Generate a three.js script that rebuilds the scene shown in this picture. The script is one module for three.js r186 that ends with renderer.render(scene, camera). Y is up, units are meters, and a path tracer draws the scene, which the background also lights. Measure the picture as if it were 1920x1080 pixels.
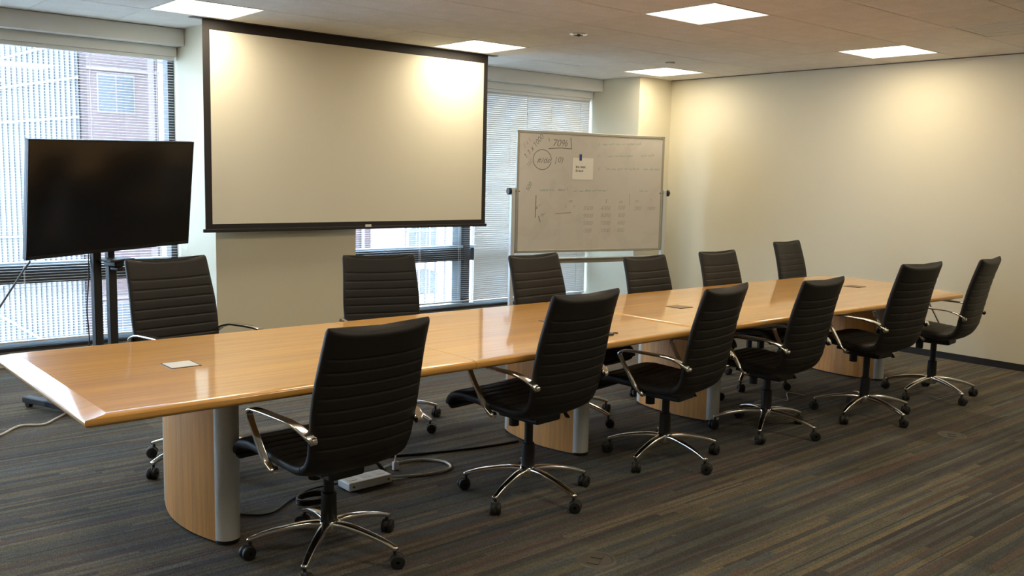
import * as THREE from 'three';
import { RoundedBoxGeometry } from 'three/addons/geometries/RoundedBoxGeometry.js';
import { mergeGeometries, toCreasedNormals } from 'three/addons/utils/BufferGeometryUtils.js';
import { RectAreaLightUniformsLib } from 'three/addons/lights/RectAreaLightUniformsLib.js';
import { Brush, Evaluator, SUBTRACTION } from 'three-bvh-csg';

// ------------------------------------------------------------------ camera, sky, sun, lamps, exposure
const scene = new THREE.Scene();
const D = Math.PI / 180;
const camera = new THREE.PerspectiveCamera(2 * Math.atan(540 / 1731.83) / D, 16 / 9, 0.05, 300);
{
  const yaw = 40.647 * D, pitch = -6.961 * D, roll = 1.317 * D;
  const fw = new THREE.Vector3(Math.sin(yaw) * Math.cos(pitch), Math.sin(pitch), -Math.cos(yaw) * Math.cos(pitch));
  const r0 = new THREE.Vector3(Math.cos(yaw), 0, Math.sin(yaw)), u0 = new THREE.Vector3().crossVectors(r0, fw);
  const r = r0.clone().multiplyScalar(Math.cos(roll)).addScaledVector(u0, Math.sin(roll));
  const u = u0.clone().multiplyScalar(Math.cos(roll)).addScaledVector(r0, -Math.sin(roll));
  camera.quaternion.setFromRotationMatrix(new THREE.Matrix4().makeBasis(r, u, fw.clone().negate()));
  camera.position.set(0, 1.542, 6.93);
}
scene.add(camera);
scene.background = new THREE.Color(0.54, 0.745, 1.0);
scene.backgroundIntensity = 15.0;
const sun = new THREE.DirectionalLight(new THREE.Color(1.0, 0.93, 0.84), 7.0);
sun.position.set(48, 36, -11); sun.target.position.set(8, 0, -14); sun.castShadow = true;
sun.shadow.camera.left = -40; sun.shadow.camera.right = 40; sun.shadow.camera.top = 40; sun.shadow.camera.bottom = -40; sun.shadow.camera.far = 140;
sun.shadow.mapSize.set(2048, 2048);
scene.add(sun, sun.target);
const LAMP_RADIANCE = 12.5, LAMP_COLOR = new THREE.Color(1.0, 0.845, 0.58);
const renderer = new THREE.WebGLRenderer();
renderer.toneMapping = THREE.LinearToneMapping;
renderer.toneMappingExposure = 1.16;
renderer.shadowMap.enabled = true;
RectAreaLightUniformsLib.init();

// ------------------------------------------------------------------ helpers
const H = 2.642, XR = 8.26;
let seed = 7;
const rnd = () => { seed = (seed * 1664525 + 1013904223) >>> 0; return seed / 4294967296; };
const V = (x, y, z) => new THREE.Vector3(x, y, z);
const taken = {};
function numbered(n) { const k = taken[n] = (taken[n] ?? -1) + 1; return k ? n + '_' + String(k).padStart(3, '0') : n; }
function shadows(m) { m.castShadow = true; m.receiveShadow = true; return m; }
function part(name, geo, mat, parent, label) { const m = shadows(new THREE.Mesh(geo, mat)); m.name = name; parent.add(m); if (label) m.userData.label = label; return m; }
function sub(name, parent) { const g = new THREE.Group(); g.name = name; parent.add(g); return g; }
function thing(name, label, category, pos = [0, 0, 0], ry = 0, group) {
  const g = new THREE.Group(); g.name = numbered(name); g.position.set(...pos); g.rotation.y = ry; g.userData = { label, category };
  if (group) g.userData.group = group; scene.add(g); return g;
}
function struct(name, label, category) { const g = new THREE.Group(); g.name = name; g.userData = { kind: 'structure', label, category }; scene.add(g); return g; }
function box(x0, x1, y0, y1, z0, z1) { const g = new THREE.BoxGeometry(x1 - x0, y1 - y0, z1 - z0); g.translate((x0 + x1) / 2, (y0 + y1) / 2, (z0 + z1) / 2); return g; }
function rbox(x0, x1, y0, y1, z0, z1, r = 0.005, s = 2) { const g = new RoundedBoxGeometry(x1 - x0, y1 - y0, z1 - z0, s, r); g.translate((x0 + x1) / 2, (y0 + y1) / 2, (z0 + z1) / 2); return g; }
function cyl(r0, r1, y0, y1, seg = 24) { const g = new THREE.CylinderGeometry(r1, r0, y1 - y0, seg); g.translate(0, (y0 + y1) / 2, 0); return g; }
function tube(pts, r, n = 60, k = 8) { return new THREE.TubeGeometry(new THREE.CatmullRomCurve3(pts.map((p) => V(...p))), n, r, k); }
function merge(list) { return mergeGeometries(list.map((g) => { const q = g.index ? g.toNonIndexed() : g; for (const k of Object.keys(q.attributes)) if (!['position', 'normal', 'uv'].includes(k)) q.deleteAttribute(k); return q; })); }
function boxUV(g) { // uv in metres from position by dominant normal
  const q = g.index ? g.toNonIndexed() : g, p = q.attributes.position, n = q.attributes.normal, uv = new Float32Array(p.count * 2);
  for (let i = 0; i < p.count; i++) {
    const ax = Math.abs(n.getX(i)), ay = Math.abs(n.getY(i)), az = Math.abs(n.getZ(i));
    if (ay >= ax && ay >= az) { uv[2 * i] = p.getX(i); uv[2 * i + 1] = p.getZ(i); } else if (ax > az) { uv[2 * i] = p.getZ(i); uv[2 * i + 1] = p.getY(i); } else { uv[2 * i] = p.getX(i); uv[2 * i + 1] = p.getY(i); }
  }
  q.setAttribute('uv', new THREE.BufferAttribute(uv, 2)); return q;
}
function loft(rings, caps = true, crease = 0) {
  const m = rings[0].length, pos = [], uv = [], idx = [];
  rings.forEach((r, i) => r.forEach((p, j) => { pos.push(p.x, p.y, p.z); uv.push(j / m, i / rings.length); }));
  for (let i = 0; i + 1 < rings.length; i++) for (let j = 0; j < m; j++) { const a = i * m + j, b = i * m + (j + 1) % m, c = a + m, d = b + m; idx.push(a, c, b, b, c, d); }
  if (caps) for (const [i, f] of [[0, 1], [rings.length - 1, 0]]) {
    const c = rings[i].reduce((s, p) => s.add(p), V(0, 0, 0)).multiplyScalar(1 / m); const at = pos.length / 3; pos.push(c.x, c.y, c.z); uv.push(0.5, i ? 1 : 0);
    for (let j = 0; j < m; j++) { const a = i * m + j, b = i * m + (j + 1) % m; f ? idx.push(at, a, b) : idx.push(at, b, a); }
  }
  let g = new THREE.BufferGeometry();
  g.setAttribute('position', new THREE.Float32BufferAttribute(pos, 3)); g.setAttribute('uv', new THREE.Float32BufferAttribute(uv, 2)); g.setIndex(idx); g.computeVertexNormals();
  if (crease) g = toCreasedNormals(g, crease);
  return g;
}
const spow = (c, e) => Math.sign(c) * Math.pow(Math.abs(c), e);
// bar swept along 3D points; side(i) is the width axis
function bar(pts, halfW, halfT, side, n = 40, m = 16, e = 0.5) {
  const c = new THREE.CatmullRomCurve3(pts.map((p) => V(...p)), false, 'centripetal'), rings = [];
  for (let i = 0; i <= n; i++) {
    const t = i / n, p = c.getPointAt(t), tg = c.getTangentAt(t), w = V(...side).normalize(); w.addScaledVector(tg, -w.dot(tg)).normalize(); const nn = V(0, 0, 0).crossVectors(tg, w);
    const hw = typeof halfW === 'function' ? halfW(t) : halfW, ht = typeof halfT === 'function' ? halfT(t) : halfT, ring = [];
    for (let j = 0; j < m; j++) { const a = j / m * 2 * Math.PI; ring.push(p.clone().addScaledVector(w, hw * spow(Math.cos(a), e)).addScaledVector(nn, ht * spow(Math.sin(a), e))); }
    rings.push(ring);
  }
  return loft(rings);
}
// noise and textures
function hash(x, y) { let h = Math.imul(x | 0, 374761393) + Math.imul(y | 0, 668265263) | 0; h = Math.imul(h ^ (h >>> 13), 1274126177); return ((h ^ (h >>> 16)) >>> 0) / 4294967296; }
function vnoise(x, y, px = 1e9, py = 1e9) {
  const xi = Math.floor(x), yi = Math.floor(y), fx = x - xi, fy = y - yi, sx = fx * fx * (3 - 2 * fx), sy = fy * fy * (3 - 2 * fy), w = (a, p) => ((a % p) + p) % p;
  const a = hash(w(xi, px), w(yi, py)), b = hash(w(xi + 1, px), w(yi, py)), c = hash(w(xi, px), w(yi + 1, py)), d = hash(w(xi + 1, px), w(yi + 1, py));
  return (a + (b - a) * sx) * (1 - sy) + (c + (d - c) * sx) * sy;
}
function dataTex(w, h, fn, { srgb = true, rx = 1, ry = 1 } = {}) {
  const d = new Uint8Array(w * h * 4);
  for (let y = 0; y < h; y++) for (let x = 0; x < w; x++) { const c = fn(x, y), o = (y * w + x) * 4; for (let k = 0; k < 3; k++) d[o + k] = Math.max(0, Math.min(255, c[k])); d[o + 3] = 255; }
  const t = new THREE.DataTexture(d, w, h); t.magFilter = THREE.LinearFilter; t.minFilter = THREE.LinearMipmapLinearFilter; t.generateMipmaps = true; t.wrapS = t.wrapT = THREE.RepeatWrapping; t.repeat.set(rx, ry);
  if (srgb) t.colorSpace = THREE.SRGBColorSpace; t.needsUpdate = true; return t;
}
const std = (o) => new THREE.MeshStandardMaterial(o), phys = (o) => new THREE.MeshPhysicalMaterial(o);
const lin = (r, g, b) => new THREE.Color().setRGB(r, g, b);

// ------------------------------------------------------------------ materials
const paintBump = dataTex(256, 256, (x, y) => { const v = 128 + 70 * (vnoise(x / 3, y / 3, 86, 86) - 0.5) + 50 * (hash(x, y) - 0.5); return [v, v, v]; }, { srgb: false, rx: 2, ry: 2 });
const M = {
  wall: std({ color: lin(0.70, 0.65, 0.50), roughness: 0.85, bumpMap: paintBump, bumpScale: 0.0008 }),
  wallBack: std({ color: lin(0.70, 0.65, 0.50), roughness: 0.85, bumpMap: paintBump, bumpScale: 0.0008 }),
  tileGrid: std({ color: lin(0.30, 0.28, 0.25), roughness: 0.9 }),
  baseboard: std({ color: lin(0.012, 0.012, 0.014), roughness: 0.6 }),
  blackPlastic: std({ color: lin(0.012, 0.012, 0.013), roughness: 0.5 }),
  leather: phys({ color: lin(0.0125, 0.0115, 0.0115), roughness: 0.5, specularIntensity: 0.7, bumpMap: dataTex(256, 256, (x, y) => { const v = 128 + 90 * (vnoise(x / 5, y / 5, 51, 51) - 0.5) + 60 * (hash(x, y) - 0.5); return [v, v, v]; }, { srgb: false, rx: 6, ry: 12 }), bumpScale: 0.0006 }),
  chrome: std({ color: lin(0.82, 0.81, 0.79), metalness: 1, roughness: 0.13 }),
  rubber: std({ color: lin(0.016, 0.016, 0.016), roughness: 0.55 }),
  alu: std({ color: lin(0.68, 0.67, 0.64), metalness: 0.0, roughness: 0.45 }),
  frameDark: std({ color: lin(0.035, 0.033, 0.032), roughness: 0.5 }),
  blueAluDaylight: std({ color: lin(0.42, 0.50, 0.56), roughness: 0.45, metalness: 0.2 }),  // blue rail metal; also paints daylight onto the mullion sides
  valance: std({ color: lin(0.68, 0.67, 0.63), roughness: 0.8 }),
  slat: std({ color: lin(0.66, 0.67, 0.66), roughness: 0.5 }),
  cord: std({ color: lin(0.75, 0.75, 0.72), roughness: 0.8 }),
  glass: phys({ color: 0xffffff, transmission: 1, thickness: 0, roughness: 0.0, ior: 1.45 }),
  screenCloth: std({ color: lin(0.80, 0.76, 0.63), roughness: 0.75, bumpMap: dataTex(128, 128, (x, y) => { const v = 120 + 40 * ((x + y) % 2) + 30 * hash(x, y); return [v, v, v]; }, { srgb: false, rx: 14, ry: 8 }), bumpScale: 0.0002 }),
  screenBlack: std({ color: lin(0.016, 0.013, 0.013), roughness: 0.7 }),
  white: std({ color: lin(0.75, 0.75, 0.73), roughness: 0.5 }),
  whiteCable: std({ color: lin(0.6, 0.58, 0.52), roughness: 0.5 }),
  blackCable: std({ color: lin(0.012, 0.012, 0.013), roughness: 0.5 }),
  tvPanel: phys({ color: lin(0.006, 0.006, 0.008), roughness: 0.16, clearcoat: 0.3, clearcoatRoughness: 0.1 }),
  tvBezel: std({ color: lin(0.01, 0.01, 0.011), roughness: 0.35 }),
  paper: std({ color: lin(0.78, 0.76, 0.70), roughness: 0.8 }),
  blueTape: std({ color: lin(0.03, 0.05, 0.25), roughness: 0.6 }),
  boardFrame: std({ color: lin(0.42, 0.40, 0.34), metalness: 0.4, roughness: 0.4 }),
  standWhite: std({ color: lin(0.62, 0.66, 0.68), metalness: 0.2, roughness: 0.35 }),
  lens: std({ color: lin(0.8, 0.8, 0.78), emissive: LAMP_COLOR.clone().lerp(new THREE.Color(1, 1, 1), 0.6), emissiveIntensity: 2.6, roughness: 0.6 }),
  lampFrame: std({ color: lin(0.7, 0.69, 0.66), roughness: 0.6 }),
  plateDark: std({ color: lin(0.20, 0.11, 0.045), roughness: 0.4 }),
  floorPlate: std({ color: lin(0.10, 0.09, 0.075), metalness: 0.5, roughness: 0.45 }),
};
// ceiling tile: fine mineral-fibre speckle, three shades
const tileTex = dataTex(256, 256, (x, y) => { const s = hash(x, y) < 0.05 ? -22 : 0, v = 226 + 8 * (vnoise(x / 20, y / 20, 13, 13) - 0.5) + 12 * (hash(x + 9, y) - 0.5) + s; return [v, v - 3, v - 9]; });
M.tiles = [1, 0.975, 1.02].map((k) => std({ map: tileTex, color: lin(k, k, k), roughness: 0.95 }));
// wood veneer
function woodFn(base, amp) {
  return (x, y) => {
    const w = vnoise(x / 180, y / 14, 1024 / 180 | 0 || 1, 73), g = vnoise(x / 64, y / 2.2, 16, 465), f = vnoise(x / 10, y, 102, 1024), b = vnoise(x / 256, y / 128, 4, 8);
    const k = 1 + amp * (0.5 * (w - 0.5) + 0.45 * (g - 0.5) + 0.18 * (f - 0.5) + 0.5 * (b - 0.5));
    return [base[0] * k, base[1] * k * (1 + 0.02 * (w - 0.5)), base[2] * k * (1 - 0.1 * (b - 0.5))];
  };
}
const woodTex = dataTex(1024, 1024, woodFn([232, 173, 86], 0.16), { rx: 0.5, ry: 0.9 });
M.wood = phys({ map: woodTex, roughness: 0.38, clearcoat: 1, clearcoatRoughness: 0.07 });
const woodTexV = dataTex(512, 512, (x, y) => woodFn([226, 162, 92], 0.18)(y * 2, x * 2), { rx: 1.2, ry: 0.8 });
M.woodPanel = std({ map: woodTexV, roughness: 0.42 });
// striped carpet: dyed yarn in runs along the planks, 6.4 m x 4.8 m repeat
const carpetTex = (() => {
  const W = 2048, Hh = 1536, pal = [[88, 88, 82], [76, 79, 79], [96, 93, 80], [92, 80, 72], [68, 69, 70], [82, 84, 75], [100, 96, 86], [80, 73, 69], [76, 81, 82], [102, 95, 77]];
  const rows = []; let y = 0;
  while (y < Hh) { const h = 3 + Math.floor(rnd() * 8); const segs = []; let x = 0; const off = Math.floor(rnd() * 320); while (x < W) { const l = 200 + Math.floor(rnd() * 420); segs.push([x, pal[Math.floor(rnd() * pal.length)], 0.9 + rnd() * 0.2]); x += l; } for (let k = 0; k < h && y < Hh; k++, y++) rows.push({ segs, off, e: k }); }
  const plank = 80; // 25 cm plank rows
  return dataTex(W, Hh, (x, yy) => {
    const r = rows[yy], pr = Math.floor(yy / plank), xx = (x + r.off + pr * 173) % W; let s = r.segs[0]; for (const q of r.segs) { if (q[0] <= xx) s = q; else break; }
    const pl = 0.9 + 0.2 * hash(pr, Math.floor(((x + pr * 417) % W) / 320) + 50);
    const n = s[2] * pl * (0.78 + 0.44 * hash(x, yy)) * (0.93 + 0.14 * vnoise(x / 40, yy / 2, 51, 768));
    return [s[1][0] * n, s[1][1] * n, s[1][2] * n];
  }, { rx: 1 / 6.4, ry: 1 / 4.8 });
})();
const pileBump = dataTex(512, 512, (x, y) => { const v = 255 * hash(x, y); return [v, v, v]; }, { srgb: false, rx: 1.2, ry: 1.2 });
M.carpet = std({ map: carpetTex, color: lin(1.06, 1.0, 0.94), roughness: 1, bumpMap: pileBump, bumpScale: 0.004 });

// ------------------------------------------------------------------ room shell
const X0 = -3.6, Z1 = 10.4;
{
  const f = struct('floor', 'dark multicoloured striped carpet floor', 'floor');
  part('carpet', boxUV(box(X0 - 0.2, XR + 0.2, -0.12, 0, -1.0, Z1 + 0.2)), M.carpet, f);
  const wr = struct('wall_right', 'plain cream painted wall at the end of the table', 'wall');
  part('wall_surface', boxUV(box(XR, XR + 0.2, 0, H + 0.3, -1.0, Z1 + 0.2)), M.wall, wr);
  const bb = struct('baseboard_right', 'low black rubber baseboard along the cream wall', 'baseboard');
  part('board', box(XR - 0.01, XR, 0, 0.058, 0, Z1), M.baseboard, bb);
  const tr = struct('trim_1', 'thin dark strip painted as the shadow gap where cream wall meets ceiling', 'trim');
  part('strip', box(XR - 0.012, XR, H - 0.008, H, 0, Z1), std({ color: lin(0.16, 0.14, 0.11), roughness: 0.8 }), tr);  // dark colour stands in for the shade between wall and ceiling
  const wl = struct('wall_left', 'plain cream painted wall behind the photographer\'s left', 'wall');
  part('wall_surface', boxUV(box(X0 - 0.2, X0, 0, H + 0.3, -1.0, Z1 + 0.2)), M.wall, wl);
  const wf = struct('wall_front', 'plain cream painted wall opposite the windows', 'wall');
  part('wall_surface', boxUV(box(X0, XR, 0, H + 0.3, Z1, Z1 + 0.2)), M.wall, wf);
  const wb = struct('wall_back', 'cream window wall with deep columns between the windows', 'wall');
  part('column', boxUV(box(X0, -3.4, 0, H + 0.1, -1.0, 0)), M.wallBack, wb);
  part('column', boxUV(box(2.91, 4.158, 0, H + 0.1, -1.0, 0)), M.wallBack, wb);
  part('column', boxUV(box(7.725, XR, 0, H + 0.1, -1.0, 0)), M.wallBack, wb);
  for (const [a, b] of [[-3.4, 2.91], [4.158, 7.725]]) {
    part('lintel', boxUV(box(a, b, 2.52, H + 0.3, -1.0, -0.80)), M.wallBack, wb);
    part('sill_wall', boxUV(box(a, b, 0, 0.125, -1.0, -0.80)), M.wallBack, wb);
  }
  const bk = struct('baseboard_back', 'black rubber baseboard along the window wall columns', 'baseboard');
  for (const [a, b] of [[X0, -3.4], [2.91, 4.158], [7.725, XR - 0.01]]) part('board', box(a, b, 0, 0.058, 0, 0.01), M.baseboard, bk);
  // ceiling: slab above, grid rails, one tile per cell
  const c = struct('ceiling', 'suspended ceiling of pale square mineral-fibre tiles', 'ceiling');
  part('slab', box(X0 - 0.2, XR + 0.2, H + 0.14, H + 0.3, -1.0, Z1 + 0.2), M.tileGrid, c);
  part('grid', box(X0, XR, H + 0.012, H + 0.02, -0.80, Z1), M.tileGrid, c);
  const gx = 4.807, gz = 2.61, P = 0.61;
  const lampCells = new Set();
  for (const i of [-8, -4, 0, 4]) for (const k of [-4, 0, 4]) lampCells.add(i + ',' + k);
  const cut = (a, b) => Math.max(a, b);
  const geoCache = {};
  let n = 0;
  for (let i = -14; i <= 6; i++) for (let k = -6; k <= 13; k++) {
    const a = Math.max(X0, gx + i * P), b = Math.min(XR, gx + (i + 1) * P), d = Math.max(-0.80, gz + k * P), e = Math.min(Z1, gz + (k + 1) * P);
    if (b - a < 0.03 || e - d < 0.03 || lampCells.has(i + ',' + k) || (i === 3 && k === 2)) continue;
    const key = (b - a).toFixed(3) + '_' + (e - d).toFixed(3);
    const g = geoCache[key] ??= boxUV(rbox(-(b - a) / 2 + 0.0012, (b - a) / 2 - 0.0012, 0, 0.014, -(e - d) / 2 + 0.0025, (e - d) / 2 - 0.0025, 0.002, 1));
    const t = part('ceiling_tile', g, M.tiles[Math.floor(hash(i, k) * 3)], c);
    t.name = numbered('ceiling_tile'); t.position.set((a + b) / 2, H + (hash(k, i) - 0.5) * 0.0015, (d + e) / 2);
    n++;
  }
  // lamps
    const where = { '-4,-4': 'above the left end of the projection screen', '0,-4': 'above the right end of the projection screen', '4,-4': 'in the corner over the whiteboard', '0,0': 'over the middle of the table', '4,0': 'beside the cream wall over the table end', '-4,0': 'over the square end of the table', '-8,-4': 'beside the window past the television', '-8,0': 'past the square end of the table', '-8,4': 'furthest from windows and cream wall', '-4,4': 'over open floor facing the television', '0,4': 'over open floor behind the row of chairs', '4,4': 'beside the cream wall over open floor' };
  for (const s of lampCells) {
    const [i, k] = s.split(',').map(Number), x = gx + (i + 0.5) * P, z = gz + (k + 0.5) * P;
    const w = where[s];
    const l = thing('ceiling_light', w ? 'square glowing ceiling light panel ' + w : 'square glowing ceiling light panel behind the photographed area', 'ceiling light', [x, H, z], 0, 'recessed ceiling light panels');
    const fr = 0.305, o = 0.290;
    part('frame', merge([box(-fr, fr, -0.002, 0.02, -fr, -o), box(-fr, fr, -0.002, 0.02, o, fr), box(-fr, -o, -0.002, 0.02, -o, o), box(o, fr, -0.002, 0.02, -o, o)]), M.lampFrame, l);
    part('lens', box(-o, o, 0.002, 0.012, -o, o), M.lens, l, 'glowing white lens');
    const ra = new THREE.RectAreaLight(LAMP_COLOR, LAMP_RADIANCE, 0.56, 0.56); ra.position.set(0, -0.004, 0); ra.rotation.x = -Math.PI / 2; ra.name = 'lamp_light'; l.add(ra);
  }
  // air vent tile
  const v = thing('ceiling_vent', 'slotted metal air vent in the ceiling beside the cream wall', 'vent', [gx + 3.5 * P, H, gz + 2.5 * P]);
  part('frame', merge([box(-0.303, 0.303, -0.004, 0.012, -0.303, -0.27), box(-0.303, 0.303, -0.004, 0.012, 0.27, 0.303), box(-0.303, -0.27, -0.004, 0.012, -0.27, 0.27), box(0.27, 0.303, -0.004, 0.012, -0.27, 0.27)]), M.valance, v);
  part('backing', box(-0.27, 0.27, 0.008, 0.011, -0.27, 0.27), M.valance, v);
  for (let j = 0; j < 4; j++) { const s = part('vane', rbox(-0.055, 0.055, -0.003, 0.003, -0.265, 0.265, 0.001, 1), M.valance, v); s.position.set(-0.195 + j * 0.13, 0.001, 0); }
  // recessed downlight ring and sprinkler cover
  const dl = thing('ceiling_downlight', 'small round chrome recessed downlight, unlit', 'downlight', [5.158, H, 1.648]);
  part('bezel', new THREE.LatheGeometry([[0.045, 0.0], [0.05, -0.008], [0.068, -0.006], [0.072, 0.0]].map((p) => new THREE.Vector2(...p)), 40), M.chrome, dl);
  part('reflector', new THREE.LatheGeometry([[0.045, -0.001], [0.030, -0.0025], [0.004, -0.003]].map((p) => new THREE.Vector2(...p)), 32), M.chrome, dl);
  part('lamp', new THREE.SphereGeometry(0.016, 20, 12, 0, 2 * Math.PI, Math.PI / 2, Math.PI / 2).translate(0, -0.003, 0), M.frameDark, dl);
  const sp = thing('sprinkler_cover', 'small flat grey round sprinkler cover plate on ceiling', 'sprinkler', [6.964, H, 1.057]);
  part('plate', cyl(0.036, 0.04, -0.012, 0, 28), M.valance, sp); part('collar', cyl(0.045, 0.045, -0.003, 0, 28), M.frameDark, sp);
}

// ------------------------------------------------------------------ windows, valances, blinds
{
  const zg = -0.86;
  function win(name, label, x0, x1, mullions) {
    const w = struct(name, label, 'window');
    const y0 = 0.125, y1 = 2.52, bars = [];
    part('frame', merge([box(x0, x1, 2.46, y1, zg - 0.05, zg + 0.06), box(x0, x1, y0, 0.15, zg - 0.05, zg + 0.10), box(x0, x0 + 0.05, y0, y1, zg - 0.05, zg + 0.06), box(x1 - 0.05, x1, y0, y1, zg - 0.05, zg + 0.06)]), M.frameDark, w, 'dark bronze metal frame');
    part('transom', box(x0 + 0.05, x1 - 0.05, 0.635, 0.765, zg - 0.05, zg + 0.06), M.frameDark, w, 'dark horizontal bar');
    part('sill_rail', rbox(x0 + 0.01, x1 - 0.01, 0.15, 0.182, zg - 0.04, zg + 0.075, 0.004), M.blueAluDaylight, w, 'pale blue-grey metal sill rail');
    part('transom_rail', rbox(x0 + 0.05, x1 - 0.05, 0.765, 0.795, zg - 0.04, zg + 0.05, 0.004), M.blueAluDaylight, w);
    for (const m of mullions) {
      part('mullion', box(m - 0.04, m + 0.04, 0.15, 2.46, zg - 0.05, zg + 0.065), M.frameDark, w);
      part('mullion_daylit_side', box(m - 0.16, m - 0.04, 0.182, 2.46, zg - 0.03, zg + 0.02), M.blueAluDaylight, w, 'mullion side with daylight painted in as pale blue');  // daylight on the mullion side, put in as pale blue colour
    }
    const xs = [x0 + 0.05, ...mullions, x1 - 0.05];
    for (let i = 0; i + 1 < xs.length; i++) for (const [a, b] of [[0.16, 0.64], [0.77, 2.47]]) part('pane', box(xs[i], xs[i + 1], a, b, zg - 0.004, zg), M.glass, w);
  }
  win('window_1', 'wide window beside the television with dark frame', -3.4, 2.91, [-1.4, 0.6]);
  win('window_2', 'wide window behind the projection screen and whiteboard', 4.158, 7.725, [5.99]);
  const names = ['trim_2', 'trim_3']; let q = 0;
  for (const [a, b] of [[-3.4, 2.91], [4.158, 7.725]]) {
    const t = struct(names[q++], q === 1 ? 'beige boxed valance above the window by the television' : 'beige boxed valance above the window by the whiteboard', 'valance');
    part('face', rbox(a + 0.004, b - 0.004, 2.508, H - 0.004, -0.575, -0.555, 0.002, 1), M.valance, t);
    part('underside', box(a + 0.004, b - 0.004, 2.512, 2.522, -0.79, -0.575), M.valance, t);
    part('header', rbox(a + 0.01, b - 0.01, 2.435, 2.512, -0.79, -0.70, 0.003, 1), M.valance, t);
  }
  // blinds
  function blind(label, x0, x1, tilt, yb, cords, wandX) {
    const b = thing('window_blind', label, 'blind', [0, 0, 0], 0, 'horizontal slat blinds on the windows');
    const L = x1 - x0, zc = -0.742, P = 0.0215;
    part('headrail', rbox(x0, x1, 2.405, 2.435, zc - 0.02, zc + 0.02, 0.003, 1), M.slat, b);
    part('bottom_rail', rbox(x0, x1, yb - 0.01, yb + 0.006, zc - 0.013, zc + 0.013, 0.003, 1), M.slat, b);
    const sh = [], n = 4; // shallow crowned slat section (closed)
    for (let j = 0; j <= n; j++) { const u = (j / n - 0.5) * 0.025; sh.push([u, (tilt > 0.5 ? 0.0032 : 0.0016) * (1 - (2 * u / 0.025) ** 2)]); }
    const ring = (x) => [...sh.map(([u, h]) => V(x, h, u)), ...sh.slice().reverse().map(([u, h]) => V(x, h - 0.0005, u))];
    const g = loft([ring(-L / 2), ring(L / 2)], true, 0.6);
    let k = 0;
    for (let y = 2.395; y > yb + 0.012; y -= P, k++) { const s = part(k ? 'slat_' + String(k).padStart(3, '0') : 'slat', g, M.slat, b); s.position.set((x0 + x1) / 2, y, zc); s.rotation.x = tilt + (hash(k, Math.round(x0 * 10)) - 0.5) * 0.03; }
    for (const x of cords) part('ladder_cord', merge([box(x - 0.0012, x + 0.0012, yb, 2.41, zc + 0.0125, zc + 0.0145), box(x - 0.0012, x + 0.0012, yb, 2.41, zc - 0.0145, zc - 0.0125)]), M.cord, b);
    if (wandX) part('tilt_wand', cyl(0.004, 0.004, 1.5, 2.42, 10).translate(wandX, 0, zc + 0.035), M.cord, b, 'thin clear tilt wand');
  }
  blind('open white slat blind on the window behind the television', -3.36, 2.885, -0.03, 0.20, [-2.8, -1.6, -0.4, 0.5, 1.72, 2.24, 2.75], 0.3);
  blind('open white slat blind behind the lower right of the projection screen', 4.19, 5.99, -0.11, 0.215, [4.4, 5.35, 5.85]);
  blind('closed white slat blind behind the whiteboard', 6.045, 7.70, 1.18, 0.20, [6.5, 7.1, 7.55], 6.72);
}

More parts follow.
